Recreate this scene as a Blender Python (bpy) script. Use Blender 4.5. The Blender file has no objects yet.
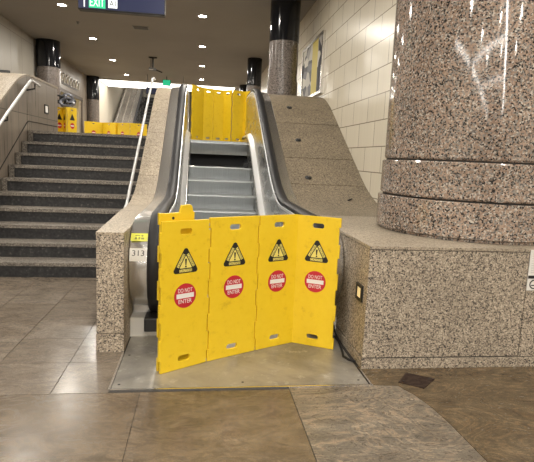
import bpy, bmesh, math, random
from mathutils import Vector, Matrix
random.seed(7)
SC = bpy.context.scene
COL = SC.collection

# ------------------------------------------------------------------ camera
H = 1.43
F = 495.0
yaw, pitch, roll = math.radians(7.91), math.radians(8.35), math.radians(-2.47)
cy, sy, cp, sp, cr, sr = math.cos(yaw), math.sin(yaw), math.cos(pitch), math.sin(pitch), math.cos(roll), math.sin(roll)
fw = Vector((sy*cp, cy*cp, -sp)); rt = Vector((cy, -sy, 0)); dn = fw.cross(rt)
r2 = cr*rt + sr*dn; d2 = -sr*rt + cr*dn
cam = bpy.data.objects.new('camera', bpy.data.cameras.new('camera'))
COL.objects.link(cam)
m = Matrix((r2, -d2, -fw)).transposed().to_4x4(); m.translation = (0, 0, H)
cam.matrix_world = m
cam.data.sensor_fit = 'HORIZONTAL'; cam.data.sensor_width = 36; cam.data.lens = 36*F/534
cam.data.clip_start = .05; cam.data.clip_end = 200
SC.camera = cam

# ------------------------------------------------------------------ world and exposure
w = bpy.data.worlds.new('world'); SC.world = w; w.use_nodes = True
w.node_tree.nodes['Background'].inputs[0].default_value = (.9, .92, 1, 1)
w.node_tree.nodes['Background'].inputs[1].default_value = .05
vs = SC.view_settings
vs.view_transform = 'Standard'; vs.look = 'None'; vs.gamma = 1; vs.use_curve_mapping = False
vs.exposure = 0.0
LAMP = 56.0          # watts of each ceiling downlight
LAMP_LENS = 60.0     # glow of its lens
COVE = 5.0
ZC = 4.5             # ceiling height
ZM = 1.70            # mezzanine height

# ------------------------------------------------------------------ helpers
def link(o, parent=None):
    COL.objects.link(o)
    if parent is not None: o.parent = parent
    return o
def tag(o, label=None, cat=None, group=None, kind=None):
    if label: o['label'] = label
    if cat: o['category'] = cat
    if group: o['group'] = group
    if kind: o['kind'] = kind
    return o
def empty(name, loc=(0, 0, 0), rz=0, label=None, cat=None, group=None):
    o = bpy.data.objects.new(name, None); link(o)
    o.location = loc; o.rotation_euler = (0, 0, rz); o.empty_display_size = .1
    return tag(o, label, cat, group)
def finish(name, bm, mats, parent=None, smooth=None, loc=None, rot=None):
    me = bpy.data.meshes.new(name)
    bmesh.ops.recalc_face_normals(bm, faces=bm.faces)
    bm.to_mesh(me); bm.free()
    if not isinstance(mats, (list, tuple)): mats = [mats]
    for k in mats: me.materials.append(k)
    o = bpy.data.objects.new(name, me); link(o, parent)
    if smooth is not None:
        for p in me.polygons: p.use_smooth = True
        me.set_sharp_from_angle(angle=math.radians(smooth))
    if loc is not None: o.location = loc
    if rot is not None: o.rotation_euler = rot
    return o
def struct(name, bm, mats, **k):
    return tag(finish(name, bm, mats, **k), kind='structure')
def box(bm, x0, x1, y0, y1, z0, z1, mi=0):
    v = [bm.verts.new(p) for p in ((x0,y0,z0),(x1,y0,z0),(x1,y1,z0),(x0,y1,z0),(x0,y0,z1),(x1,y0,z1),(x1,y1,z1),(x0,y1,z1))]
    for f in ((0,3,2,1),(4,5,6,7),(0,1,5,4),(1,2,6,5),(2,3,7,6),(3,0,4,7)):
        bm.faces.new([v[i] for i in f]).material_index = mi
def B(*a, **k):
    bm = bmesh.new(); box(bm, *a, **k); return bm
def bev(bm, w=.01, seg=2):
    bmesh.ops.bevel(bm, geom=bm.edges[:], offset=w, segments=seg, affect='EDGES', profile=.6)
    return bm
def prismx(bm, poly, x0, x1, mi=0):
    """polygon of (y, z) points extruded from x0 to x1"""
    a = [bm.verts.new((x0, y, z)) for y, z in poly]; b = [bm.verts.new((x1, y, z)) for y, z in poly]
    n = len(poly)
    for i in range(n):
        bm.faces.new((a[i], a[(i+1) % n], b[(i+1) % n], b[i])).material_index = mi
    for c in (a, b):
        f = bm.faces.new(c); f.material_index = mi; f.normal_update()
    bmesh.ops.triangulate(bm, faces=[f for f in bm.faces if len(f.verts) > 4])
def sweep(bm, path, sec, closed=False, mi=0):
    """path of (y, z); section of (x, n) where n is the offset along the path's normal"""
    n = len(path); rings = []
    for i, (y, z) in enumerate(path):
        if closed: a, b = path[i-1], path[(i+1) % n]
        else: a, b = path[max(i-1, 0)], path[min(i+1, n-1)]
        t = Vector((b[0]-a[0], b[1]-a[1])).normalized(); nn = Vector((-t.y, t.x))
        rings.append([bm.verts.new((x, y+nn.x*o, z+nn.y*o)) for x, o in sec])
    k = len(sec)
    for i in range(n if closed else n-1):
        r, s = rings[i], rings[(i+1) % n]
        for j in range(k):
            bm.faces.new((r[j], r[(j+1) % k], s[(j+1) % k], s[j])).material_index = mi
    if not closed:
        bm.faces.new(rings[0]); bm.faces.new(rings[-1])
def tube(bm, pts, r, seg=8, mi=0):
    pts = [Vector(p) for p in pts]; n = len(pts); rings = []; up = None
    for i, p in enumerate(pts):
        t = (pts[min(i+1, n-1)] - pts[max(i-1, 0)]).normalized()
        if up is None: up = Vector((0, 0, 1)) if abs(t.z) < .9 else Vector((1, 0, 0))
        a = t.cross(up).normalized(); b = a.cross(t).normalized(); up = b
        rings.append([bm.verts.new(p + r*(math.cos(2*math.pi*j/seg)*a + math.sin(2*math.pi*j/seg)*b)) for j in range(seg)])
    for i in range(n-1):
        for j in range(seg):
            bm.faces.new((rings[i][j], rings[i][(j+1) % seg], rings[i+1][(j+1) % seg], rings[i+1][j])).material_index = mi
    bm.faces.new(rings[0]).material_index = mi; bm.faces.new(rings[-1]).material_index = mi
def lathe(bm, prof, cx=0, cy=0, seg=48, mi=0):
    rings = [[bm.verts.new((cx+r*math.cos(2*math.pi*j/seg), cy+r*math.sin(2*math.pi*j/seg), z)) for j in range(seg)] for r, z in prof]
    for i in range(len(rings)-1):
        for j in range(seg):
            bm.faces.new((rings[i][j], rings[i][(j+1) % seg], rings[i+1][(j+1) % seg], rings[i+1][j])).material_index = mi
    bm.faces.new(rings[0]).material_index = mi; bm.faces.new(rings[-1]).material_index = mi
def flat(outlines, thick, bevel=0.0, z0=0.0):
    """filled 2D outlines (holes allowed), thickness along local -Y: x right, z up, front face at y = -thick"""
    cu = bpy.data.curves.new('t', 'CURVE'); cu.dimensions = '2D'; cu.fill_mode = 'BOTH'
    for pts in outlines:
        s = cu.splines.new('POLY'); s.points.add(len(pts)-1); s.use_cyclic_u = True
        for i, p in enumerate(pts): s.points[i].co = (p[0], p[1], 0, 1)
    cu.extrude = max(thick/2 - bevel, .0001); cu.bevel_depth = bevel; cu.bevel_resolution = 1
    if bevel: cu.offset = -bevel
    o = bpy.data.objects.new('t', cu); COL.objects.link(o)
    bpy.context.view_layer.update()
    me = bpy.data.meshes.new_from_object(o.evaluated_get(bpy.context.evaluated_depsgraph_get()))
    bpy.data.objects.remove(o); bpy.data.curves.remove(cu)
    bm = bmesh.new(); bm.from_mesh(me); bpy.data.meshes.remove(me)
    for v in bm.verts: v.co = Vector((v.co.x, -v.co.z - thick/2 - z0, v.co.y))
    return bm
def text_bm(txt, size, cx, cz, y, depth=.0006, wmax=None, squeeze=1.0, rot=0.0, bold=0.0):
    """raised lettering facing -Y, centred on (cx, cz)"""
    cu = bpy.data.curves.new('t', 'FONT'); cu.body = txt; cu.size = size
    cu.align_x = 'CENTER'; cu.align_y = 'CENTER'; cu.extrude = depth; cu.offset = bold; cu.resolution_u = 3
    o = bpy.data.objects.new('t', cu); COL.objects.link(o)
    bpy.context.view_layer.update()
    me = bpy.data.meshes.new_from_object(o.evaluated_get(bpy.context.evaluated_depsgraph_get()))
    bpy.data.objects.remove(o); bpy.data.curves.remove(cu)
    bm = bmesh.new(); bm.from_mesh(me); bpy.data.meshes.remove(me)
    xs = [v.co.x for v in bm.verts]; ys = [v.co.y for v in bm.verts]
    mx, my = (min(xs)+max(xs))/2, (min(ys)+max(ys))/2
    k = squeeze if wmax is None else wmax/(max(xs)-min(xs))
    c, s = math.cos(rot), math.sin(rot)
    for v in bm.verts:
        a, b = (v.co.x-mx)*k, v.co.y-my
        v.co = Vector((cx + a*c - b*s, y - v.co.z, cz + a*s + b*c))
    return bm
def merge(bms):
    out = bmesh.new()
    for b in bms:
        me = bpy.data.meshes.new('t'); b.to_mesh(me); b.free(); out.from_mesh(me); bpy.data.meshes.remove(me)
    return out
def circle(cx, cz, r, n=32):
    return [(cx+r*math.cos(2*math.pi*i/n), cz+r*math.sin(2*math.pi*i/n)) for i in range(n)]
def rect(x0, x1, z0, z1): return [(x0, z0), (x1, z0), (x1, z1), (x0, z1)]
def rrect(x0, x1, z0, z1, r, n=5):
    p = []
    for cx, cz, a in ((x1-r, z0+r, -90), (x1-r, z1-r, 0), (x0+r, z1-r, 90), (x0+r, z0+r, 180)):
        for i in range(n+1):
            t = math.radians(a+90*i/n); p.append((cx+r*math.cos(t), cz+r*math.sin(t)))
    return p
def rpoly(pts, r, n=4):
    """polygon with rounded corners (convex)"""
    out = []; k = len(pts)
    for i in range(k):
        p = Vector(pts[i]); a = (Vector(pts[i-1])-p).normalized(); b = (Vector(pts[(i+1) % k])-p).normalized()
        ang = a.angle(b)/2; d = r/math.tan(ang); c = p+(a+b).normalized()*(r/math.sin(ang))
        s, e = p+a*d-c, p+b*d-c
        for j in range(n+1):
            t = j/n; v = (s*(1-t)+e*t).normalized()*r; out.append(tuple(c+v))
    return out

# ------------------------------------------------------------------ materials
def mat(name, color=(.5,.5,.5), rough=.5, metal=0.0, spec=.5):
    k = bpy.data.materials.new(name); k.use_nodes = True
    b = k.node_tree.nodes['Principled BSDF']
    b.inputs['Base Color'].default_value = (*color, 1); b.inputs['Roughness'].default_value = rough
    b.inputs['Metallic'].default_value = metal; b.inputs['Specular IOR Level'].default_value = spec
    return k
class N:
    def __init__(s, m): s.t = m.node_tree; s.b = s.t.nodes['Principled BSDF']
    def n(s, typ, ins=None, **kw):
        x = s.t.nodes.new(typ)
        for a, v in kw.items(): setattr(x, a, v)
        for a, v in (ins or {}).items():
            if isinstance(v, bpy.types.NodeSocket): s.t.links.new(v, x.inputs[a])
            else: x.inputs[a].default_value = v
        return x
    def coord(s, scale=(1,1,1), loc=(0,0,0), rot=(0,0,0)):
        g = s.n('ShaderNodeNewGeometry')      # real position in the world
        return s.n('ShaderNodeMapping', {'Vector': g.outputs['Position'], 'Scale': scale, 'Location': loc, 'Rotation': rot}).outputs[0]
    def obj(s, scale=(1,1,1)):
        g = s.n('ShaderNodeTexCoord')
        return s.n('ShaderNodeMapping', {'Vector': g.outputs['Object'], 'Scale': scale}).outputs[0]
    def ramp(s, fac, stops, interp='LINEAR'):
        r = s.n('ShaderNodeValToRGB', {'Fac': fac}); e = r.color_ramp; e.interpolation = interp
        while len(e.elements) < len(stops): e.elements.new(.5)
        for i, (p, c) in enumerate(stops):
            e.elements[i].position = p; e.elements[i].color = (*c, 1) if len(c) == 3 else c
        return r.outputs[0]
    def mix(s, fac, a, b, mode='MIX'):
        x = s.n('ShaderNodeMix', data_type='RGBA', blend_type=mode)
        for i, v in ((0, fac), (6, a), (7, b)):
            if isinstance(v, bpy.types.NodeSocket): s.t.links.new(v, x.inputs[i])
            else: x.inputs[i].default_value = v if i == 0 else (*v, 1)
        return x.outputs[2]
    def color(s, sock): s.t.links.new(sock, s.b.inputs['Base Color'])
    def rough(s, sock): s.t.links.new(sock, s.b.inputs['Roughness'])
    def bump(s, h, strength=.2, dist=.01):
        x = s.n('ShaderNodeBump', {'Height': h, 'Strength': strength, 'Distance': dist}); s.t.links.new(x.outputs[0], s.b.inputs['Normal'])

def granite(name, stops, scale=110, rough=.45, mottle=.25, spec=.5, bump=0):
    k = mat(name, rough=rough, spec=spec); n = N(k); c = n.coord()
    dis = n.n('ShaderNodeTexNoise', {'Vector': c, 'Scale': scale*.7, 'Detail': 2})
    v = n.mix(.012, c, dis.outputs['Color'], 'ADD')
    vo = n.n('ShaderNodeTexVoronoi', {'Vector': v, 'Scale': scale, 'Randomness': 1.0})
    sepn = n.n('ShaderNodeSeparateColor', {'Color': vo.outputs['Color']})
    col = n.ramp(sepn.outputs[0], stops, 'CONSTANT')
    no = n.n('ShaderNodeTexNoise', {'Vector': c, 'Scale': 2.3, 'Detail': 5, 'Roughness': .6})
    mo = n.ramp(no.outputs['Fac'], [(.3, (1-mottle,)*3), (.7, (1, 1, 1))])
    n.color(n.mix(1.0, col, mo, 'MULTIPLY'))
    if bump: n.bump(sepn.outputs[0], bump, .002)
    return k
G_BLOCK = granite('granite_speckled', [(0,(.05,.042,.035)),(.13,(.18,.148,.118)),(.32,(.36,.298,.23)),(.6,(.49,.41,.315)),(.88,(.66,.57,.45))], 135, .5)
G_PILLAR = granite('granite_polished_pink', [(0,(.035,.032,.031)),(.14,(.15,.133,.12)),(.3,(.35,.25,.19)),(.55,(.45,.335,.262)),(.74,(.30,.28,.255)),(.9,(.6,.54,.47))], 98, .075, .3, spec=.65)
G_TOP = granite('granite_honed_tan', [(0,(.085,.066,.044)),(.16,(.19,.152,.105)),(.42,(.28,.228,.16)),(.78,(.37,.305,.22))], 105, .5, .25)
G_LEDGE = granite('granite_ledge_top', [(0,(.14,.115,.085)),(.12,(.29,.24,.18)),(.4,(.40,.335,.255)),(.75,(.5,.425,.33))], 130, .45, .2)
G_PALE = granite('granite_pale_tan', [(0,(.13,.10,.075)),(.14,(.32,.262,.19)),(.4,(.46,.38,.28)),(.75,(.6,.51,.39))], 140, .45, .2)
G_TREAD = granite('granite_tread', [(0,(.08,.07,.06)),(.2,(.19,.165,.14)),(.6,(.28,.245,.205)),(.85,(.42,.38,.32))], 130, .5, .3)
G_COL = granite('granite_column', [(0,(.05,.045,.042)),(.2,(.15,.13,.12)),(.5,(.24,.2,.18)),(.8,(.33,.29,.265))], 110, .2, .2)
BLACK_STONE = mat('polished_black_stone', (.008,.009,.012), .1)
RISER = mat('dark_riser', (.022,.022,.024), .55)
n = N(RISER); c = n.coord(); no = n.n('ShaderNodeTexNoise', {'Vector': c, 'Scale': 30, 'Detail': 6})
n.color(n.ramp(no.outputs['Fac'], [(.35, (.014,.014,.016)), (.62, (.035,.034,.034)), (.75, (.12,.11,.1))]))

def stone_floor(name, a, b, c3, seed, rough=.22, scale=1.0, rot=0.0, wave=0.0):
    k = mat(name, rough=rough, spec=.38); n = N(k)
    c = n.coord(scale=(scale, scale*2.1, 1), loc=(seed*3.1, seed*1.7, 0), rot=(0, 0, rot))
    no = n.n('ShaderNodeTexNoise', {'Vector': c, 'Scale': 1.1, 'Detail': 9, 'Roughness': .68, 'Distortion': 2.2})
    n2 = n.n('ShaderNodeTexNoise', {'Vector': c, 'Scale': 3.6, 'Detail': 8, 'Roughness': .7, 'Distortion': 3.5})
    base = n.ramp(no.outputs['Fac'], [(.32, a), (.52, b), (.72, c3)])
    vein = n.ramp(n2.outputs['Fac'], [(.30, (.80,.80,.80)), (.46, (.95,.95,.95)), (.5, (1.45,1.38,1.28)), (.54, (.98,.98,.97)), (.7, (.74,.74,.74))])
    col = n.mix(1, base, vein, 'MULTIPLY')
    if wave:
        n3 = n.n('ShaderNodeTexNoise', {'Vector': n.coord(scale=(.8, 1.5, 1), rot=(0, 0, rot)), 'Scale': 1.6, 'Detail': 5, 'Roughness': .48, 'Distortion': 1.2})
        mu = n.n('ShaderNodeMath', {0: n3.outputs['Fac'], 1: 120.0}, operation='MULTIPLY')
        si = n.n('ShaderNodeMath', {0: mu.outputs[0]}, operation='SINE')
        ma = n.n('ShaderNodeMapRange', {'Value': si.outputs[0], 'From Min': -1.0, 'From Max': 1.0})
        n4 = n.n('ShaderNodeTexNoise', {'Vector': n.coord(), 'Scale': 4.0, 'Detail': 4})
        am = n.n('ShaderNodeMapRange', {'Value': n4.outputs['Fac'], 'From Min': .35, 'From Max': .65, 'To Min': .45*wave, 'To Max': wave})
        col = n.mix(am.outputs[0], col, n.ramp(ma.outputs[0], [(0, (.72,.72,.72)), (.5, (.95,.95,.95)), (.85, (1.2,1.13,1.05)), (1, (1.5,1.35,1.22))]), 'MULTIPLY')
    fi = n.n('ShaderNodeTexNoise', {'Vector': n.coord(), 'Scale': 120, 'Detail': 3})
    col = n.mix(1, col, n.ramp(fi.outputs['Fac'], [(.3, (.78,.78,.78)), (.7, (1.14,1.14,1.14))]), 'MULTIPLY')
    n.color(col)
    n.rough(n.ramp(n2.outputs['Fac'], [(.3, (rough*.8,)*3), (.7, (rough*1.35,)*3)]))
    return k
F_WARM = stone_floor('floor_stone_brown', (.098,.073,.048), (.142,.108,.074), (.195,.152,.107), 1, .24)
F_GREY = stone_floor('floor_stone_grey', (.115,.098,.078), (.175,.15,.12), (.235,.205,.165), 5, .28, 1.8, .9, 1.0)
F_OLIVE = stone_floor('floor_stone_olive', (.07,.05,.03), (.11,.082,.05), (.165,.125,.078), 9, .22, 1.5, .4, .7)
F_TILE = stone_floor('floor_stone_tile', (.115,.092,.07), (.165,.135,.106), (.225,.185,.148), 3, .2, 1.3, .3)
F_TILE2 = stone_floor('floor_stone_tile_pale', (.13,.108,.085), (.19,.158,.127), (.25,.213,.173), 7, .2, 1.2, .9)
GROUT = mat('grout', (.035,.03,.026), .8)
MEZZ = stone_floor('floor_mezzanine_stone', (.13,.11,.09), (.2,.165,.135), (.26,.22,.18), 2, .3)

CEIL = mat('ceiling_paint', (.26,.24,.21), .75)
n = N(CEIL); no = n.n('ShaderNodeTexNoise', {'Vector': n.coord(), 'Scale': .6, 'Detail': 3})
n.color(n.ramp(no.outputs['Fac'], [(.3, (.25,.23,.2)), (.7, (.285,.262,.23))]))

def tiled(name, size, c1, c2, joint, rough, axis='YZ', striate=0.0, mortar=.004, z0=0.0, off=.5):
    k = mat(name, rough=rough); n = N(k)
    g = n.n('ShaderNodeNewGeometry'); s = n.n('ShaderNodeSeparateXYZ', {'Vector': g.outputs['Position']})
    u = s.outputs['Y'] if axis == 'YZ' else s.outputs['X']
    zz = n.n('ShaderNodeMath', {0: s.outputs['Z'], 1: z0}, operation='ADD')
    v = n.n('ShaderNodeCombineXYZ', {'X': u, 'Y': zz.outputs[0]})
    br = n.n('ShaderNodeTexBrick', {'Vector': v.outputs[0], 'Color1': (*c1, 1), 'Color2': (*c2, 1), 'Mortar': (*joint, 1), 'Scale': 1.0,
        'Mortar Size': mortar, 'Mortar Smooth': .1, 'Brick Width': size[0], 'Row Height': size[1]}, offset=off)
    col = br.outputs['Color']
    c = n.coord(scale=(22, 22, .8))
    no = n.n('ShaderNodeTexNoise', {'Vector': c, 'Scale': 1.0, 'Detail': 4, 'Roughness': .6})
    col = n.mix(1, col, n.ramp(no.outputs['Fac'], [(.3, (1-striate,)*3), (.7, (1+striate*.3,)*3)]), 'MULTIPLY')
    n.color(col); n.bump(br.outputs['Fac'], -.3, .003)
    if striate > .15: n.rough(n.ramp(no.outputs['Fac'], [(.3, (rough*.7,)*3), (.7, (rough*1.4,)*3)]))
    return k
W_TILE = tiled('cream_wall_tile', (.61, .318), (.69,.63,.51), (.73,.67,.55), (.22,.18,.13), .26, striate=.05, mortar=.006, z0=-.04)
W_SLAB = tiled('grey_stone_slab', (.46, 1.3), (.25,.208,.168), (.285,.24,.195), (.06,.05,.04), .35, striate=.4, mortar=.006, z0=-.64, off=0)
W_UPPER = tiled('grey_wall_slab', (.8, 2.2), (.36,.335,.29), (.39,.36,.315), (.16,.14,.12), .4, striate=.18, mortar=.006, z0=.1, off=0)
W_PLAIN = mat('cream_plaster', (.52,.47,.385), .6)
W_DARK = mat('dark_void', (.02,.02,.022), .7)

def brushed(name, col, rough, stretch=(1, 1, 60), amt=.25, metal=1.0):
    k = mat(name, col, rough, metal); n = N(k)
    no = n.n('ShaderNodeTexNoise', {'Vector': n.coord(scale=stretch), 'Scale': 3.0, 'Detail': 5, 'Roughness': .7})
    n.color(n.ramp(no.outputs['Fac'], [(.25, tuple(x*(1-amt) for x in col)), (.75, tuple(min(1, x*(1+amt*.4)) for x in col))]))
    n.rough(n.ramp(no.outputs['Fac'], [(.25, (rough*.75,)*3), (.75, (rough*1.35,)*3)]))
    return k
STEEL = mat('brushed_steel', (.70,.685,.66), .27, .95)
STEEL_SH = brushed('polished_steel_wrap', (.6,.585,.56), .2, (.3, 30, 30), .08, 1.0)
STEEL_IN = brushed('brushed_steel_panel', (.56,.55,.53), .25, (1, .5, 1.2), .12, .9)
BRIGHT = brushed('bright_steel_trim', (.85,.86,.88), .34, (8, .3, .3), .08, .6)
RAILM = brushed('rail_steel', (.6,.6,.6), .4, (1,1,1), .1, .6)
STEPM = brushed('step_aluminium', (.43,.45,.46), .4, (70, 1, 1), .25)
CHROME = mat('chrome', (.8,.8,.8), .12, 1)
RUBBER = mat('black_rubber', (.016,.016,.018), .5, 0, .3)
BLACKM = mat('black_metal', (.012,.012,.013), .5)
PLATE = mat('worn_steel_plate', (.3,.3,.3), .4, .45)
n = N(PLATE); c = n.coord()
no = n.n('ShaderNodeTexNoise', {'Vector': c, 'Scale': 2.2, 'Detail': 7, 'Roughness': .65, 'Distortion': .6})
n2 = n.n('ShaderNodeTexNoise', {'Vector': c, 'Scale': 9, 'Detail': 8, 'Roughness': .75})
col = n.ramp(no.outputs['Fac'], [(.3, (.2,.19,.175)), (.5, (.34,.32,.285)), (.68, (.44,.41,.36))])
n.color(n.mix(n.ramp(n2.outputs['Fac'], [(.56, (0,0,0)), (.68, (.8,.8,.8))]), col, (.6,.58,.52)))
n.rough(n.ramp(n2.outputs['Fac'], [(.3, (.26,)*3), (.7, (.5,)*3)]))

YEL = mat('yellow_plastic', (.82,.56,.016), .42)
n = N(YEL); no = n.n('ShaderNodeTexNoise', {'Vector': n.coord(), 'Scale': 14, 'Detail': 8, 'Roughness': .75})
n.color(n.ramp(no.outputs['Fac'], [(.30, (.66,.42,.014)), (.43, (.81,.55,.016)), (.8, (.85,.595,.025))]))
S_BLACK = mat('sticker_black', (.012,.012,.012), .45)
S_YEL = mat('sticker_pale_yellow', (.82,.70,.18), .45)
S_RED = mat('sticker_red', (.52,.02,.035), .4)
S_WHITE = mat('sticker_white', (.8,.78,.74), .45)
CAUT = mat('label_yellow_green', (.72,.72,.08), .4)
CLIP = mat('pale_plastic_clip', (.55,.53,.48), .5)
WHITE = mat('white_metal', (.62,.6,.56), .5)
GREYM = mat('grey_metal', (.2,.2,.2), .5, .3)
def emis(name, col, st):
    k = mat(name, col, .4); b = k.node_tree.nodes['Principled BSDF']
    b.inputs['Emission Color'].default_value = (*col, 1); b.inputs['Emission Strength'].default_value = st
    return k
E_LENS = emis('lamp_lens', (1,.95,.86), LAMP_LENS)
E_STRIP = emis('added_strip_glow', (1,.96,.9), 20)
E_COVE = emis('cove_glow', (1,.96,.88), COVE)
E_BLUE = emis('sign_blue', (.007,.013,.06), .2)
E_GREEN = emis('sign_green', (.02,.42,.2), 1.1)
E_WHITE = emis('sign_white', (.85,.9,.9), .8)
E_LAMP = emis('small_lamp_white', (1,.97,.9), .25)
E_LAMPY = emis('small_lamp_yellow', (1,.82,.45), .25)

# ------------------------------------------------------------------ shape of the incline
def soft(t, w): return 0 if t < -w else (t if t > w else (t+w)**2/(4*w))
def s_(Y, wd=.5): return .577*(soft(Y-5.87, wd) - soft(Y-8.82, wd))
XL, XR = -.52, 1.15        # faces of the pit between the granite walls
XC = .315                  # middle of the escalator
WX = 2.15                  # tiled wall on the right
def frange(a, b, n): return [a+(b-a)*i/n for i in range(n+1)]

# ------------------------------------------------------------------ lights
def lamps():
    pts = []
    for x in (-6.0, -3.02, -.03, 2.95):
        for k in range(-6, 4):
            y = 11.7 + 3.13*k
            if x == 2.95 and y > 3: continue
            if x == -6.0 and y > 9: continue
            if x == -6.0: x2 = -6.0
            pts.append((x, y))
    return [(x, y) for x, y in pts if not (x == -6.0)]
proto = None
for i, (x, y) in enumerate(lamps()):
    row = 'left' if x < -1 else ('middle' if x < 1 else 'right')
    t = empty('ceiling_downlight', (x, y, ZC), 0, None, 'ceiling light', 'round downlights in the ceiling')
    if proto is None:
        bm = bmesh.new(); lathe(bm, [(.085, 0), (.085, -.012), (.115, -.014), (.12, 0)], seg=24)
        a = finish('trim_ring', bm, WHITE, t, 40)
        bm = bmesh.new(); lathe(bm, [(.084, -.001), (.084, -.008)], seg=24)
        b = finish('lens', bm, E_LENS, t, 40)
        proto = (a, b)
    else:
        for p in proto:
            q = p.copy(); COL.objects.link(q); q.parent = t
    ld = bpy.data.lights.new('downlight_lamp', 'AREA'); ld.shape = 'DISK'; ld.size = .16; ld.energy = LAMP
    ld.color = (1, .935, .83); ld.spread = math.radians(178)
    lo = bpy.data.objects.new('lamp', ld); link(lo, t); lo.location = (0, 0, -.03)
    vis = {(-3.02, 0): 'nearest bright downlight at the top of the photo, left of the blue exit sign',
           (-3.02, 1): 'downlight in the left row, just below the left end of the blue sign',
           (-3.02, 2): 'third downlight of the left row, above the far shop opening',
           (-3.02, 3): 'farthest and smallest downlight of the left row near the white cove light',
           (-.03, 0): 'nearest and largest downlight of the row above the escalator',
           (-.03, 1): 'second downlight of the row above the escalator',
           (-.03, 2): 'third downlight of the row above the escalator, second smallest',
           (-.03, 3): 'farthest and smallest downlight of the row above the escalator'}
    kk = (x, round((y-11.7)/3.13))
    t['label'] = vis.get(kk, 'round ceiling downlight over the lower hall, above and behind the viewer')

added_strips = []  # unseen ceiling lights, added to give the polished pillar something to reflect
for x, side in ((.9, 'right'), (-6.8, 'left')):
    for k, far in enumerate(('nearest', 'second', 'third', 'farthest')):
        added_strips.append((x, -3.2-5.6*k, 5.0, 0, 62 if k else 36, far+' of four added strip lights along the '+side+' side of the hall behind the viewer'))
added_strips += [(-2.6, -5.9, 7.4, math.pi/2, 45, 'nearer added crosswise strip light in the hall behind the viewer'), (-2.6, -11.5, 7.4, math.pi/2, 45, 'farther added crosswise strip light in the hall behind the viewer')]
for i, (x, y, L_, rz, en, lab_) in enumerate(added_strips):
    t = empty('added_strip_light', (x, y, ZC), rz, lab_, 'ceiling light', 'added strip lights of the lower hall')
    finish('housing', B(-.13, .13, -L_/2-.03, L_/2+.03, -.03, -.001), WHITE, t)
    finish('diffuser', B(-.11, .11, -L_/2, L_/2, -.045, -.0301), E_STRIP, t)
    ld = bpy.data.lights.new('added_strip_lamp', 'AREA'); ld.shape = 'RECTANGLE'; ld.size = .16; ld.size_y = L_; ld.energy = en*1.6; ld.color = (1, .95, .87)
    lo = bpy.data.objects.new('lamp', ld); link(lo, t); lo.location = (0, 0, -.06)

# ------------------------------------------------------------------ floor
def tiles(bm, xs, ys, gap, mi, z1=0.0, z0=-.03):
    for i in range(len(xs)-1):
        for j in range(len(ys)-1):
            box(bm, xs[i]+gap, xs[i+1]-gap, ys[j]+gap, ys[j+1]-gap, z0, z1, random.choice(mi))
bm = bmesh.new()
box(bm, -9, 6, -30, 9, -.2, -.006, 5)
YF = 2.895
xsl = [-.85-.45*k for k in range(19, 0, -1)] + [-.85, -.515]
ysl = [2.885+.455*k for k in range(0, 9)]
tiles(bm, xsl, ysl, .0022, [3, 4])
# large slabs in front of the landing plate
xf = [-9, -7.8, -6.6, -5.4, -4.2, -3.0, -2.15, -1.25, -.33, .585]
yf = [-7, -5.8, -4.6, -3.4, -2.2, -1.0, .2, 1.4, 2.885]
tiles(bm, xf, yf, .0018, [0])
tiles(bm, [-9, -6, -3, 0, 3, 6], [-30, -24, -18, -12, -7], .002, [0, 2])
def polytile(bm, pts, mi, g=.0):
    a = [bm.verts.new((x, y, 0)) for x, y in pts]; b = [bm.verts.new((x, y, -.03)) for x, y in pts]; n = len(pts)
    bm.faces.new(a).material_index = mi
    for i in range(n): bm.faces.new((a[i], a[(i+1) % n], b[(i+1) % n], b[i])).material_index = mi
polytile(bm, [(.588, 1.3), (1.43, 1.3), (1.43, 2.07), (1.42, 2.42), (1.40, 2.62), (1.36, 2.78), (1.33, 2.84), (1.31, 2.9), (1.13, 2.915), (.588, 2.915)], 1)
polytile(bm, [(1.434, 1.3), (2.6, 1.3), (2.6, 3.2), (1.13, 3.2), (1.13, 2.919), (1.313, 2.904), (1.334, 2.843), (1.364, 2.782), (1.404, 2.622), (1.424, 2.42), (1.434, 2.07)], 2)
tiles(bm, [2.603, 3.8, 5.0, 6.0], [1.3, 3.2], .0018, [2])
tiles(bm, [.588, 1.43, 2.6, 3.8, 5.0, 6.0], [-7, -5.8, -4.6, -3.4, -2.2, -1.0, .2, 1.297], .0018, [1, 2])
floor = struct('floor', bm, [F_WARM, F_GREY, F_OLIVE, F_TILE, F_TILE2, GROUT])

# floor mezzanine, ceiling, walls
bm = bmesh.new()
box(bm, -4.75, 2.15, 9.35, 34, ZM-.3, ZM)
box(bm, -3.0, -.76, 8.44, 9.35, ZM-.3, ZM)
box(bm, -4.75, -3.6, 8.6, 9.35, ZM-.3, ZM)
struct('floor_mezzanine', bm, MEZZ)
struct('ceiling', B(-9, 6, -30, 25.4, ZC, ZC+.2), CEIL)
struct('ceiling_far', B(-9, 6, 25.2, 40, 8.5, 8.7), W_PLAIN)
struct('wall_fascia', B(-9, 6, 25.2, 25.4, ZC+.2, 8.5), W_PLAIN)
struct('wall_right', B(WX, WX+.25, 5.0, 34, 0, ZC), W_TILE)
struct('wall_right_return', B(WX+.25, 6, 6.0, 6.2, 0, ZC), W_PLAIN)
struct('wall_right_near', B(5.8, 6, -30, 6.0, 0, ZC), W_PLAIN)
struct('wall_back', B(-9, 6, -30.2, -30, 0, ZC), W_PLAIN)
struct('wall_left_near', B(-9.2, -9, -30, 8.6, 0, ZC), W_PLAIN)
struct('wall_below_mezzanine', B(-9, -3.6, 8.4, 8.6, 0, ZM), W_SLAB)
struct('wall_left_return', B(-9, -4.76, 8.6, 8.8, 0, ZC), W_UPPER)
bm = bmesh.new()
box(bm, -4.95, -4.75, 8.8, 15.6, ZM, ZC)
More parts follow.
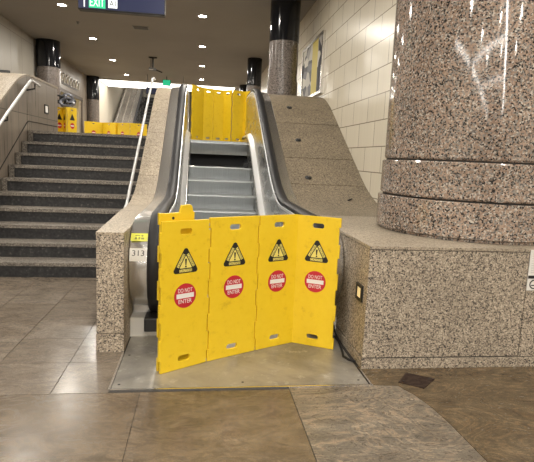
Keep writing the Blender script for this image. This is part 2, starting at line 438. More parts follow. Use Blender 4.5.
struct('wall_left', bm, W_UPPER)
bm = bmesh.new()
box(bm, -4.80, -4.75, 15.6, 17.6, ZM, ZC); box(bm, -4.80, -4.75, 17.6, 20.9, 3.42, ZC); box(bm, -4.80, -4.75, 20.9, 22.6, ZM, ZC)
struct('wall_left_opening', bm, W_SLAB)  # darker slab colour stands in for the shade on this wall
struct('wall_left_far', B(-4.65, -4.45, 22.6, 34, ZM, 8.5), W_PLAIN)
struct('wall_far', B(-9, 6, 33.8, 34, ZM, 8.5), W_PLAIN)
bm = bmesh.new()
box(bm, -7.2, -7.0, 16.5, 24.2, ZM, 3.9); box(bm, -7.0, -4.81, 16.5, 16.7, ZM, 3.9); box(bm, -7.0, -4.81, 24.0, 24.2, ZM, 3.9); box(bm, -7.2, -4.81, 16.5, 24.2, 3.9, 4.1); box(bm, -7.2, -4.81, 16.5, 24.2, ZM-.1, ZM)
struct('wall_shop', bm, mat('warm_plaster', (.62,.56,.42), .6))
bm = bmesh.new()
box(bm, -4.74, -4.69, 17.5, 21.0, 3.36, 3.48); box(bm, -4.74, -4.69, 20.88, 21.0, ZM, 3.4); box(bm, -4.74, -4.69, 17.48, 17.6, ZM, 3.4)
struct('trim_1', bm, mat('opening_trim_brown', (.06,.045,.035), .5))
ll = bpy.data.lights.new('shop_lamp', 'AREA'); ll.size = .8; ll.energy = 90; ll.color = (1, .93, .82)
t = empty('shop_ceiling_light', (-5.8, 20.5, 3.9), 0, 'square light panel inside the cream shop behind the left opening', 'ceiling light')
finish('panel', B(-.4, .4, -.4, .4, -.03, 0), E_COVE, t)
lo = bpy.data.objects.new('lamp', ll); link(lo, t); lo.location = (0, 0, -.05)

# long white cove light at the end of the ceiling
t = empty('cove_light', (0, 23.5, ZC), 0, 'long white cove light across the far end of the brown ceiling', 'ceiling light')
finish('diffuser', B(-4.4, 1.45, -.9, 1.5, -.02, -.001), E_COVE, t)
finish('edge_trim', B(-4.45, 1.5, -.96, -.9, -.05, -.001), WHITE, t)
ll = bpy.data.lights.new('cove_lamp', 'AREA'); ll.shape = 'RECTANGLE'; ll.size = 5.5; ll.size_y = 1.6; ll.energy = 65; ll.color = (1, .95, .86)
lo = bpy.data.objects.new('lamp', ll); link(lo, t); lo.location = (-1.5, 0, -.05)
# daylight-coloured fluorescent ceiling light over the far escalator
t = empty('far_ceiling_light', (-2.2, 29, 8.5), 0, 'ceiling light panel high above the far escalator', 'ceiling light')
finish('panel', B(-1.2, 1.2, -1.2, 1.2, -.04, -.001), E_COVE, t)
ll = bpy.data.lights.new('far_lamp', 'AREA'); ll.size = 2.2; ll.energy = 95; ll.color = (1, .95, .86)
lo = bpy.data.objects.new('lamp', ll); link(lo, t); lo.location = (0, 0, -.06)

# ------------------------------------------------------------------ stairs
t = empty('staircase', (-1.7, 5.69, 0), 0, 'wide granite staircase with dark risers left of the escalator', 'stairs')
NS, RI, RU, Y0 = 10, .17, .275, 5.69
def rel(bm, o):
    bmesh.ops.translate(bm, verts=bm.verts, vec=-Vector(o.location)); return bm
for i in range(NS):
    y = Y0+RU*i; z1 = RI*(i+1); z0 = RI*i
    bm = bmesh.new(); box(bm, -2.57, -.775, y+.02, y+.4, z0, z1-.04)
    finish('riser', rel(bm, t), RISER, t)
    bm = bmesh.new(); box(bm, -2.638, -.775, y, y+RU+.03 if i < NS-1 else y+.3, z1-.04, z1)
    box(bm, -2.638, -2.57, y+.005, y+.4, z0, z1-.0405)
    finish('tread', rel(bm, t), G_TREAD, t)

# ------------------------------------------------------------------ wall left of the stairs
def zl(Y): return 2.56 - .6*(soft(8.02-Y, .45) - soft(5.2-Y, .3))
ys = frange(4.6, 9.85, 46)
t = empty('granite_side_wall', (-2.8, 7.5, 0), 0, 'grey stone side wall with curved top along the left of the stairs', 'wall')
bm = bmesh.new(); prismx(bm, [(4.6, 0)] + [(y, zl(y)-.03) for y in ys] + [(9.85, 0)], -3.0, -2.65)
finish('wall_face', rel(bm, t), W_SLAB, t)
bm = bmesh.new(); sweep(bm, [(y, zl(y)-.03) for y in ys], [(-3.05, 0), (-2.64, 0), (-2.64, .03), (-3.05, .03)])
finish('coping', rel(bm, t), G_PALE, t, 30)
def zk(Y): return .24 + .618*(soft(Y-5.6, .05) - soft(Y-8.2, .05))
ys = frange(4.6, 9.8, 60)
bm = bmesh.new(); sweep(bm, [(y, zk(y)) for y in ys], [(-2.652, -.012), (-2.642, -.012), (-2.642, 0), (-2.652, 0)])
finish('skirting_joint', rel(bm, t), GROUT, t)

# rail on the left wall
t = empty('stair_handrail', (-2.5, 8, 1.9), 0, 'white metal handrail fixed to the stone wall left of the stairs', 'handrail')
pts = [(-2.53, 5.6, 1.0), (-2.53, 7.0, 1.84), (-2.53, 7.95, 2.39), (-2.53, 8.02, 2.42), (-2.53, 8.1, 2.425), (-2.53, 8.42, 2.40)]
bm = bmesh.new(); tube(bm, pts, .02, 10)
finish('rail', rel(bm, t), RAILM, t, 50)
for y, z in ((5.9, 1.18), (7.05, 1.87), (8.2, 2.42)):
    bm = bmesh.new(); tube(bm, [(-2.53, y, z-.02), (-2.53, y, z-.09), (-2.65, y, z-.12)], .012, 8)
    finish('bracket', rel(bm, t), BLACKM, t, 50)
# rail on the parapet between stairs and escalator
t = empty('stair_handrail', (-.8, 7, 1.8), 0, 'long steel handrail on the stair side of the granite parapet', 'handrail')
def zr(Y): return s_(Y, .3) + .80
pts = [(-.797, 5.45, .82)] + [(-.797, y, .86+.618*(y-5.6)) for y in frange(5.6, 8.45, 12)] + [(-.797, 8.62, 2.65), (-.797, 8.8, 2.66)]
bm = bmesh.new(); tube(bm, pts, .018, 10)
finish('rail', rel(bm, t), RAILM, t, 50)
for y in (5.8, 6.9, 8.0):
    z = .86+.618*(y-5.6)
    bm = bmesh.new(); tube(bm, [(-.797, y, z-.02), (-.797, y, z-.07), (-.765, y, z-.1)], .011, 8)
    finish('bracket', rel(bm, t), BLACKM, t, 50)

# ------------------------------------------------------------------ granite parapet between stairs and escalator
def gz(Y): return .873 + s_(Y, .62)*1.015
t = empty('granite_parapet', (-.63, 3.5, 0), 0, 'speckled granite parapet and end pier between the stairs and the escalator', 'parapet')
ys = frange(3.52, 10.0, 60)
def px(Y): return -.706 - .05*min(1, max(0, (Y-3.5)/1.5))
bm = bmesh.new()
for lo_, hi_ in ((0, .136), (.143, None)):
    rows = []
    for y in ys:
        top = gz(y)-.02 if hi_ is None else hi_
        g = .004 if hi_ else 0
        rows.append([bm.verts.new(p) for p in ((px(y)-g, y-(g if y == ys[0] else 0), lo_), (XL+g*.5, y-(g if y == ys[0] else 0), lo_), (XL+g*.5, y-(g if y == ys[0] else 0), top), (px(y)-g, y-(g if y == ys[0] else 0), top))])
    for a, b in zip(rows, rows[1:]):
        for j in range(4): bm.faces.new((a[j], a[(j+1) % 4], b[(j+1) % 4], b[j]))
    bm.faces.new(rows[0]); bm.faces.new(rows[-1])
finish('body', rel(bm, t), G_BLOCK, t)
cuts = [3.515, 4.9, 5.4, 5.85, 6.35, 6.65, 7.0, 7.33, 7.58, 7.9, 8.3, 8.7, 9.2, 10.0]
bm = bmesh.new()
for a, b in zip(cuts, cuts[1:]):
    rows = []
    for y in frange(a+.003, b-.003, 8):
        z = gz(y)-.02
        rows.append([bm.verts.new(p) for p in ((px(y)-.002, y, z), (XL+.002, y, z), (XL+.002, y, z+.02), (px(y)-.002, y, z+.02))])
    for p, q in zip(rows, rows[1:]):
        for j in range(4): bm.faces.new((p[j], p[(j+1) % 4], q[(j+1) % 4], q[j]))
    bm.faces.new(rows[0]); bm.faces.new(rows[-1])
finish('coping', rel(bm, t), G_PALE, t)

# ------------------------------------------------------------------ granite ledge and ramp right of the escalator
t = empty('granite_ledge', (1.7, 3.17, 0), 0, 'large speckled granite ledge right of the escalator carrying the big round pillar', 'ledge')
Yb, YR = 3.17, 4.95
bm = bmesh.new()
box(bm, XR, 2.326, Yb, YR, .082, .848); box(bm, 2.334, 4.0, Yb, YR, .078, .853)
box(bm, XR-.004, 2.327, Yb-.006, YR, 0, .072); box(bm, 2.333, 4.0, Yb-.006, YR, 0, .072)
finish('body', rel(bm, t), G_BLOCK, t)
finish('joint_mortar', rel(B(XR+.006, 3.99, Yb+.007, YR-.01, .0, .86), t), GROUT, t)
finish('top_slab', rel(B(XR-.002, 4.0, Yb-.003, YR, .853, .873), t), G_LEDGE, t, 30)
t = empty('granite_ramp', (1.6, YR, 0), 0, 'tan granite ramp sloping up between the escalator and the cream tiled wall', 'ramp')
ys = frange(YR+.003, 9.6, 50)
bm = bmesh.new(); prismx(bm, [(YR+.003, .0)] + [(y, gz(y)-.02) for y in ys] + [(9.6, .0)], XR, WX-.005)
finish('body', rel(bm, t), G_TOP, t)
bm = bmesh.new()
cuts = [YR-.001, 6.28, 6.87, 7.78, 8.9, 9.6]
for a, b in zip(cuts, cuts[1:]):
    sweep(bm, [(y, gz(y)-.02) for y in frange(a+.005, b-.005, 26)], [(XR-.002, 0), (WX-.003, 0), (WX-.003, .02), (XR-.002, .02)])
finish('top_slab', rel(bm, t), G_TOP, t, 30)
for c in cuts[1:-1]:
    bm = bmesh.new(); sweep(bm, [(c-.006, gz(c-.006)-.02), (c+.006, gz(c+.006)-.02)], [(XR, 0), (WX-.003, 0), (WX-.003, .012), (XR, .012)])
    finish('joint_mortar', rel(bm, t), GROUT, t)
# metal edge strip along the ramp
bm = bmesh.new(); sweep(bm, [(y, gz(y)) for y in frange(YR, 9.55, 50)], [(XR-.0065, -.02), (XR-.003, -.02), (XR-.003, .008), (XR-.0065, .008)])
finish('edge_strip', rel(bm, t), BRIGHT, t, 30)

# black stops on the ramp
kn = None
for i, (x, y) in enumerate(((1.41, 6.42), (1.42, 7.3), (1.43, 8.25), (1.82, 5.85))):
    z = gz(y)+.001; sl = (gz(y+.02)-gz(y-.02))/.04
    o = empty('ramp_knob', (x, y, z), 0, ['black knob on the sloping granite ramp, lowest of the three in a row',
        'black knob on the sloping granite ramp, middle of the three in a row',
        'black knob on the granite ramp, topmost of the three near the crest',
        'broken black stub at the foot of the ramp near the tiled wall'][i], 'knob', 'black knobs on the ramp')
    o.rotation_euler = (math.atan(sl), 0, 0)
    if kn is None:
        bm = bmesh.new(); lathe(bm, [(.045, 0), (.045, .008), (.036, .016), (.012, .02)], seg=20)
        a = finish('cap', bm, BLACKM, o, 40)
        bm = bmesh.new(); lathe(bm, [(.01, .018), (.01, .026), (.006, .028)], seg=10)
        b = finish('bolt', bm, GREYM, o, 40); kn = (a, b)
    elif i < 3:
        for p in kn: q = p.copy(); COL.objects.link(q); q.parent = o
    else:
        bm = bmesh.new(); tube(bm, [(-.03, 0, .004), (0, .01, .012), (.02, -.01, .03)], .008, 6)
        finish('stub', bm, BLACKM, o, 40)

# step lights
def step_light(name, loc, face, label, glow, wd=.13, ht=.085):
    t = empty(name, loc, 0, label, 'step light')
    s = face
    fr = bmesh.new()
    q_ = .022
    for a in ((-wd/2-q_, wd/2+q_, ht/2, ht/2+q_), (-wd/2-q_, wd/2+q_, -ht/2-q_, -ht/2), (-wd/2-q_, -wd/2, -ht/2, ht/2), (wd/2, wd/2+q_, -ht/2, ht/2)):
        box(fr, min(0, s*.014), max(0, s*.014), a[0], a[1], a[2], a[3])
    finish('frame', fr, BLACKM, t)
    finish('lens', B(min(0, s*.008), max(0, s*.008), -wd/2, wd/2, -ht/2, ht/2), glow, t)
step_light('step_light', (XR, 3.31, .515), -1, 'small yellowish lit step light in the end face of the granite ledge', E_LAMPY, .085, .075)
step_light('step_light', (-2.65, 9.15, 2.1), 1, 'small square white step light in the stone wall left of the stairs', E_LAMP, .15, .11)

# notice on the ledge front
t = empty('notice_sign', (2.43, Yb, .72), 0, 'white notice with black band on the ledge front at the right edge', 'sign')
finish('board', B(-.1, .1, -.008, -.001, -.145, .15), S_WHITE, t)
finish('black_band', B(-.1, .1, -.0095, -.0081, -.058, -.036), S_BLACK, t)
finish('ring_symbol', flat([circle(-.05, -.1, .034), circle(-.05, -.1, .026)], .0015, 0, .008), S_BLACK, t)
finish('pictogram', flat([rect(-.07, -.035, -.112, -.104), rect(-.045, -.035, -.104, -.085)], .001, 0, .008), S_BLACK, t)
bm = bmesh.new()
for k in range(9): box(bm, -.085, .085, -.0088, -.0081, .12-.017*k, .1225-.017*k)
finish('fine_print', bm, mat('print_grey', (.45,.45,.45), .5), t)

# ------------------------------------------------------------------ big pillar
t = empty('granite_pillar', (2.35, 4.08, .873), 0, 'huge round polished pink granite pillar with stepped base standing on the ledge', 'pillar')
bm = bmesh.new(); lathe(bm, [(.755, .001), (.755, .018), (.785, .03), (.785, .288), (.778, .295)], seg=96); finish('base_ring', bm, G_PILLAR, t, 20)
bm = bmesh.new(); lathe(bm, [(.745, .295), (.745, .309)], seg=96); finish('lower_groove', bm, GROUT, t, 20)
bm = bmesh.new(); lathe(bm, [(.758, .309), (.768, .322), (.768, .58), (.76, .59)], seg=96); finish('middle_ring', bm, G_PILLAR, t, 20)
bm = bmesh.new(); lathe(bm, [(.735, .59), (.735, .604)], seg=96); finish('upper_groove', bm, GROUT, t, 20)
bm = bmesh.new(); lathe(bm, [(.742, .604), (.752, .62), (.752, ZC-.873)], seg=96); finish('shaft', bm, G_PILLAR, t, 20)

# ------------------------------------------------------------------ other columns
def column(x, y, r, label, zs=3.65, tier=None):
    t = empty('round_column', (x, y, ZM if y > 9 else 0), 0, label, 'column', 'round columns with black tops')
    z0 = t.location.z
    if tier:
        bm = bmesh.new(); lathe(bm, [(r+.015, 0), (r+.015, tier-z0-.01)], seg=40); finish('base_drum', bm, G_COL, t, 20)
        bm = bmesh.new(); lathe(bm, [(r, tier-z0-.01), (r, zs-z0)], seg=40); finish('granite_drum', bm, G_COL, t, 20)
    else:
        bm = bmesh.new(); lathe(bm, [(r, 0), (r, zs-z0)], seg=40); finish('granite_drum', bm, G_COL, t, 20)
    bm = bmesh.new(); lathe(bm, [(r+.006, zs-z0), (r+.006, ZC-z0)], seg=40); finish('black_drum', bm, BLACK_STONE, t, 20)
column(1.56, 9.95, .285, 'black topped granite column beside the poster at the top of the ramp', 3.66, 2.93)
column(1.62, 16.1, .225, 'black topped granite column farther back along the tiled wall', 3.66)
column(1.85, 22.0, .25, 'farthest dark column on the right, half hidden by the nearer ones', 3.66)
column(-4.42, 15.6, .315, 'nearer black topped column against the left wall above the stairs', 3.75)
column(-4.55, 22.2, .26, 'farther black topped column on the left beside the yellow barricades', 3.55)

# ------------------------------------------------------------------ poster on the tiled wall
t = empty('wall_poster', (WX, 9.9, 3.2), 0, 'tall framed poster in yellow, black and white on the cream tiled wall', 'poster')
fr = bmesh.new()
for a in ((8.98, 9.03, 2.64, 3.72), (10.75, 10.8, 2.64, 3.72), (9.03, 10.75, 3.67, 3.72), (9.03, 10.75, 2.64, 2.69)):
    box(fr, WX-.05, WX-.001, a[0], a[1], a[2], a[3])
finish('frame', rel(fr, t), STEEL, t)
k = mat('poster_print', rough=.5, spec=.3); n = N(k)
g = n.n('ShaderNodeNewGeometry'); s = n.n('ShaderNodeSeparateXYZ', {'Vector': g.outputs['Position']})
no = n.n('ShaderNodeTexVoronoi', {'Vector': n.coord(scale=(1, 1.2, 2.2)), 'Scale': 2.2})
bands = n.ramp(n.n('ShaderNodeSeparateColor', {'Color': no.outputs['Color']}).outputs[0], [(0, (.04,.04,.05)), (.3, (.4,.38,.36)), (.5, (.66,.63,.55)), (.75, (.16,.16,.18)), (.9, (.6,.55,.4))], 'CONSTANT')
yy = n.n('ShaderNodeMapRange', {'Value': s.outputs['Y'], 'From Min': 9.03, 'From Max': 10.75})
yel = n.ramp(yy.outputs[0], [(0, (0,0,0)), (.22, (1,1,1)), (.5, (0,0,0))], 'CONSTANT')
n.color(n.mix(yel, bands, (.72,.58,.12)))
finish('print', rel(B(WX-.03, WX-.002, 9.03, 10.75, 2.69, 3.67), t), k, t)
# small framed notice further along the wall
t = empty('wall_notice', (WX, 13.5, 2.95), 0, 'small white framed notice on the wall between the two right columns', 'sign')
finish('frame', B(-.03, -.001, -.35, .35, -.35, .3), WHITE, t); finish('sheet', B(-.034, -.0301, -.3, .3, -.3, .25), GREYM, t)

# ------------------------------------------------------------------ escalator
E = empty('escalator', (XC, 3.6, 0), 0, 'stainless steel escalator closed by yellow barricades, black handrails, one step missing', 'escalator')
def part(name, bm, m, smooth=None, parent=None):
    if parent is None: return finish(name, rel(bm, E), m, E, smooth)
    return finish(name, rel(bm, E), m, parent, smooth)
YN, ZN, RN = 4.08, .555, .385         # newel circle
HT = ZN+RN                            # handrail height at the bottom
def hz(Y): return HT + s_(Y, .55)*1.0
YT = 10.1
def rail_path():
    p = []
    for a in range(-80, 91, 10)[::1]:
        t = math.radians(180-a) if False else None
    for i in range(17):
        a = math.radians(-85 + (175)*i/16)     # from under the newel, round the front, to the top
        p.append((YN - RN*math.cos(a), ZN + RN*math.sin(a)))
    p += [(y, hz(y)) for y in frange(4.25, YT, 60)]
    zt = hz(YT)
    for i in range(1, 15):
        a = math.radians(90 - 175*i/14)
        p.append((YT + RN*math.cos(a), zt-RN + RN*math.sin(a)))
    return p
RP = rail_path()
def inset(path, d):
    out = []
    n = len(path)
    for i, (y, z) in enumerate(path):
        a, b = path[max(i-1, 0)], path[min(i+1, n-1)]
        t = Vector((b[0]-a[0], b[1]-a[1])).normalized(); out.append((y+t.y*d, z-t.x*d))
    return out
for sd in (-1, 1):
    X = lambda o: XC + sd*o             # o = distance from the middle line
    # handrail
    sec = [(X(.585), -.012), (X(.58), .014), (X(.598), .028), (X(.637), .034), (X(.676), .028), (X(.694), .014), (X(.689), -.012)]
    bm = bmesh.new(); sweep(bm, RP, sec); part('handrail', bm, RUBBER, 60)
    # side band wrapping the newel and running beside the handrail
    fin = inset(RP, .03)
    bm = bmesh.new(); sweep(bm, fin, [(X(.694), -.03), (X(.694), .014), (X(.828), .0), (X(.828), -.03)])
    sh = part('outer_deck', bm, STEEL, 40)
    # inner trim line
    bm = bmesh.new(); sweep(bm, fin, [(X(.572), -.02), (X(.572), .006), (X(.582), .008), (X(.582), -.02)])
    part('rail_trim', bm, BRIGHT, 40)
    # balustrade body
    low = [(YT, s_(YT)+.12)] + [(y, s_(y)+.12) for y in frange(YT-.1, 4.2, 50)]
    bm = bmesh.new(); prismx(bm, inset(RP, .045) + low, X(.576), X(.69)); part('balustrade_panel', bm, STEEL_IN, 20)
    # base of newel
    bm = bmesh.new(); box(bm, min(X(.58), X(.832)), max(X(.58), X(.832)), 3.84, 4.6, 0, .15)
    box(bm, min(X(.7), X(.832)), max(X(.7), X(.832)), 3.825, 3.85, .0, .012)
    part('newel_base', bm, WHITE)
    bm = bmesh.new(); box(bm, min(X(.59), X(.72)), max(X(.59), X(.72)), 3.76, 3.95, .06, .17); part('handrail_inlet', bev(bm, .012), BLACKM)
    # outer cladding below the deck
    bm = bmesh.new()
    prismx(bm, [(3.98, .15)] + [(y, hz(y)-.06) for y in frange(4.08, YT, 50)] + [(YT, .15)], X(.7), X(.826))
    part('outer_cladding', bm, STEEL, 20)
    # inner deck and skirt
    pth = [(y, s_(y)+.10) for y in frange(4.3, YT, 60)]
    bm = bmesh.new(); sweep(bm, pth, [(X(.59), .07), (X(.575), .075), (X(.512), .035), (X(.5), 0), (X(.5), -.02), (X(.59), -.02)]); part('inner_deck', bm, BRIGHT, 30)
    bm = bmesh.new(); sweep(bm, [(y, s_(y)) for y in frange(4.3, YT, 60)], [(X(.5), -.35), (X(.5), .1), (X(.51), .1), (X(.51), -.35)]); part('skirt_panel', bm, STEEL_IN, 30)
# steps
RUN = .3466
def cleat_step(y, z, h):
    bm = bmesh.new()
    prof = [(y, z), (y-.004, z-.012), (y+.0, z-.03)] + [(y+.045*math.sin(math.pi*.5*i/6), z-.03-(h-.03)*i/6) for i in range(1, 7)] + [(y+RUN+.05, z-h), (y+RUN+.05, z)]
    prismx(bm, prof, XC-.493, XC+.493)
    # cleats
    for i in range(50):
        x = XC-.49+.98*(i+.25)/50
        prismx(bm, [(p[0]-.006, p[1]) for p in prof[1:9]] + [(p[0]+.004, p[1]) for p in reversed(prof[1:9])], x, x+.0085)
    return bm
for k in range(-7, 4):
    y = 7.0+RUN*k; z = s_(y, .35); hh = max(.03, min(.2, z - s_(y-RUN, .35)+.01))
    if z < .01: continue
    part('step', cleat_step(y, max(z, .012), hh), STEPM, 30)
part('step', cleat_step(8.74, 1.66, .2), STEPM, 30)
part('upper_landing_plate', B(XC-.6, XC+.6, 9.12, YT+.5, 1.64, ZM+.003), STEPM)
bm = bmesh.new(); box(bm, XC-.49, XC+.49, 5.45, 9.2, -.15, -.1); box(bm, XC-.49, XC+.49, 9.15, 9.25, -.1, 1.5)
part('truss_pan', bm, BLACKM)
bm = bmesh.new(); tube(bm, [(XC-.49, 8.5, 1.24), (XC+.49, 8.5, 1.24)], .016, 10)
part('step_axle', bm, STEEL, 50)
bm = bmesh.new(); box(bm, XC-.42, XC-.05, 8.38, 8.44, 1.235, 1.27); box(bm, XC+.1, XC+.43, 8.4, 8.44, 1.24, 1.275); box(bm, XC+.40, XC+.48, 8.35, 8.6, 1.2, 1.34)
part('step_bracket', bm, BLACKM)
# landing plate on the floor
bm = bmesh.new(); box(bm, XL+.012, XR-.03, 2.935, 5.5, -.01, .002)
lp = part('landing_plate', bm, PLATE)
bm = bmesh.new()
box(bm, XL-.006, XL+.008, 2.92, 3.5, -.01, .004); box(bm, XR-.02, XR-.008, 2.92, 3.17, -.01, .004); box(bm, XL-.006, XR-.008, 2.912, 2.926, -.01, .004)
part('plate_rim', bm, STEEL, None, lp)
for x, y in ((-.47, 2.99), (1.07, 2.99), (-.47, 3.45), (.3, 2.99)):
    bm = bmesh.new(); lathe(bm, [(.008, .001), (.008, .0035)], x, y, 12)
    part('screw', bm, BLACKM, None, lp)
part('comb_plate', B(XC-.5, XC+.5, 5.0, 5.5, .002, .012), STEEL, None, lp)
# labels on the left outer deck (wraps the newel)
def on_newel(bm, a0, lift):
    """wrap a label (x, z local metres about its centre) on the newel curve; a0 = angle of its centre"""
    R = RN-.03+.0135
    for v in bm.verts:
        a = a0 + v.co.z/R
        rr = R+lift-v.co.y
        v.co = Vector((v.co.x, YN-rr*math.cos(a), ZN+rr*math.sin(a)))
    return bm
def slab_bm(w_, h_, n=10):
    bm = bmesh.new(); vs_ = [[bm.verts.new((x, y, -h_/2+h_*i/n)) for x, y in ((-w_/2, 0), (w_/2, 0), (w_/2, -.001), (-w_/2, -.001))] for i in range(n+1)]
    for a, b in zip(vs_, vs_[1:]):
        for j in range(4): bm.faces.new((a[j], a[(j+1) % 4], b[(j+1) % 4], b[j]))
    bm.faces.new(vs_[0]); bm.faces.new(vs_[-1]); return bm
xc = XC-.762
def place(bm, dx=0):
    for v in bm.verts: v.co.x += xc+dx
    return bm
lefts = [o for o in E.children if o.name.startswith('outer_deck')][0]
lab = part('number_plate', place(on_newel(slab_bm(.125, .1), math.radians(19), .0)), S_WHITE, 30, lefts)
lab['label'] = 'pale plate with the number 313'
bm = text_bm('313', .06, 0, .012, 0, .0005, wmax=.088)
part('plate_number', place(on_newel(bm, math.radians(19), .0016)), S_BLACK, None, lefts)
bm = text_bm('- - - -', .02, 0, -.027, 0, .0004, wmax=.04)
bm.free()
cl = part('caution_label', place(on_newel(slab_bm(.125, .07), math.radians(41), .0)), CAUT, 30, lefts)
cl['label'] = 'yellow green safety label with pictograms'
bm = merge([flat([rpoly([(-.036, -.02), (-.012, -.02), (-.024, .004)], .003)], .0006), flat([rect(-.006, .008, -.02, .0)], .0006), flat([rect(.014, .036, -.02, -.004)], .0006), flat([circle(.022, .012, .008, 12)], .0006), flat([rect(-.03, .006, .01, .018)], .0006)])
part('label_pictograms', place(on_newel(bm, math.radians(41), .0012)), mat('olive_print', (.25,.25,.04), .5), None, lefts)

# ------------------------------------------------------------------ yellow folding barricades
def panel_outline(w_, h_, left=0, right=0, tab=False):
    """yellow panel with hinge notches on both sides; returns outer outline"""
    e = .011
    ks = [0, .085, .22, .34, .46, .58, .70, .80, .93, 1.0]
    L, R_ = [], []
    for i in range(9):
        off = (e if i % 2 == right else 0)
        R_ += [(w_-off, h_*ks[i] if i else .0), (w_-off, h_*ks[i+1])]
        off = (e if i % 2 == left else 0)
        L += [(off, h_*ks[i]), (off, h_*ks[i+1])]
    pts = R_ + (([(w_-.02, h_), (w_-.03, h_+.04), (w_-.045, h_+.05), (w_-.11, h_+.045), (w_-.12, h_), (w_-.23, h_-.004)]) if tab else []) + list(reversed(L))
    out = []
    for p in pts:
        if not out or (abs(out[-1][0]-p[0])+abs(out[-1][1]-p[1])) > 1e-6: out.append(p)
    return out
def panel_bm(w_, h_, l, r, tab=False, slots=True):
    o = [panel_outline(w_, h_, l, r, tab)]
    if slots: o += [rrect(w_/2-.045, w_/2+.045, h_-.09, h_-.052, .017), rrect(w_/2-.045, w_/2+.045, .055, .093, .017)]
    return flat(o, .022, .002)
_c = {}
def cached(name, key, fn, m, parent, smooth=None):
    if key in _c:
        o = bpy.data.objects.new(name, _c[key]); return link(o, parent)
    o = finish(name, fn(), m, parent, smooth); _c[key] = o.data; return o
def tri(cx, cz, s):   # upward triangle with side s centred on (cx, cz)
    h_ = s*.9
    return [(cx-s/2, cz-h_/3), (cx+s/2, cz-h_/3), (cx, cz+h_*2/3)]
def stickers(p, w_, h_, mini=False):
    cx = w_/2; z1 = h_-.285; z2 = h_-.50; y = .022
    if w_ > .5: z2 = h_-.42
    key = ('st', round(w_, 3), round(h_, 3))
    s = {'label': 1} if w_ > .5 else cached('warning_sticker', key+(1,), lambda: flat([rpoly(tri(cx, z1, .205), .017)], .0008, 0, y), S_BLACK, p)
    if not s.get('label'): s['label'] = 'black and yellow triangular caution sticker'
    r = cached('prohibition_sticker', key+(2,), lambda: flat([circle(cx, z2, .083, 40)], .0008, 0, y), S_RED, p)
    r['label'] = 'round red DO NOT ENTER sticker'
    cached('white_bar', key+(3,), lambda: flat([rect(cx-.066, cx+.066, z2-.016, z2+.016)], .0006, 0, y+.0009), S_WHITE, p)
    if mini: return
    def bands():
        out = [flat([rpoly(tri(cx, z1, .094), .004)], .0006, 0, y+.0009)]
        T = tri(cx, z1, .205); C = Vector((cx, z1))
        for i in range(3):
            a, b = Vector(T[i]), Vector(T[(i+1) % 3]); d = (b-a).normalized(); nn = Vector((-d.y, d.x))
            L_ = (b-a).length; a2 = a+d*L_*.27+nn*.0075; b2 = b-d*L_*.27+nn*.0075
            out.append(flat([[tuple(a2), tuple(b2), tuple(b2+nn*.018), tuple(a2+nn*.018)]], .0006, 0, y+.0009))
        return merge(out)
    cached('sticker_yellow_field', key+(4,), bands, S_YEL, p)
    def letters():
        out = []; T = tri(cx, z1, .205)
        for i in range(3):
            a, b = Vector(T[i]), Vector(T[(i+1) % 3]); d = (b-a).normalized(); nn = Vector((-d.y, d.x)); mid = (a+b)/2+nn*.0165
            ang = math.atan2(d.y, d.x)
            if i == 1: ang += math.pi if False else 0
            if i == 1: ang = math.atan2(-d.y, -d.x)
            if i == 2: ang = math.atan2(-d.y, -d.x)
            out.append(text_bm('CAUTION', .021, mid.x, mid.y, -y-.0018, .0004, wmax=.088, rot=ang))
        out.append(flat([[(cx-.0035, z1-.008), (cx+.0035, z1-.008), (cx+.0075, z1+.034), (cx-.0075, z1+.034)]], .0006, 0, y+.0015))
        out.append(flat([circle(cx, z1-.018, .0065, 12)], .0006, 0, y+.0015))
        return merge(out)
    cached('sticker_black_letters', key+(5,), letters, S_BLACK, p)
    cached('upper_sticker_text', key+(6,), lambda: text_bm('DO NOT', .04, cx, z2+.037, -y-.0012, .0004, wmax=.108), S_WHITE, p)
    cached('lower_sticker_text', key+(7,), lambda: text_bm('ENTER', .04, cx, z2-.037, -y-.0012, .0004, wmax=.1), S_WHITE, p)
def barricade(label, pts, tops=None, st=True, mini=False, group=None, z=0.0, h=1.035, clips=True):
    """pts: plan points (x, y) of the folds"""
    t = empty('folding_barricade', (pts[0][0], pts[0][1], z), 0, label, 'barricade', group)
    O = Vector((pts[0][0], pts[0][1]))
    for i in range(len(pts)-1):
        a, b = Vector(pts[i]), Vector(pts[i+1]); d = b-a
        w_ = round(d.length, 2) if mini else d.length
        hh = h if tops is None else tops[i]
        p = cached('panel', ('p', round(w_, 3), round(hh, 3), i % 2, st), lambda: panel_bm(w_, hh, i % 2, (i) % 2), YEL, t, 35)
        p.location = ((a-O).x, (a-O).y, .004); p.rotation_euler = (0, 0, math.atan2(d.y, d.x))
        if st: stickers(p, w_, hh, mini)
        if clips and i < len(pts)-2:
            bm = bmesh.new()
            for zz in (.006, .45*h, .93*h):
                box(bm, -.012, .012, -.012, .014, zz, zz+.02)
            q = finish('hinge_clip', bev(bm, .002, 1), CLIP, t); q.location = ((b-O).x, (b-O).y, 0)
    return t
PA = [(-.25, 3.135), (.0655, 3.335), (.421, 3.53), (.7445, 3.69), (1.046, 3.527)]
main = barricade('yellow folding barricade with four DO NOT ENTER panels across the foot of the escalator', PA, tops=[1.005, 1.015, 1.015, 1.012])
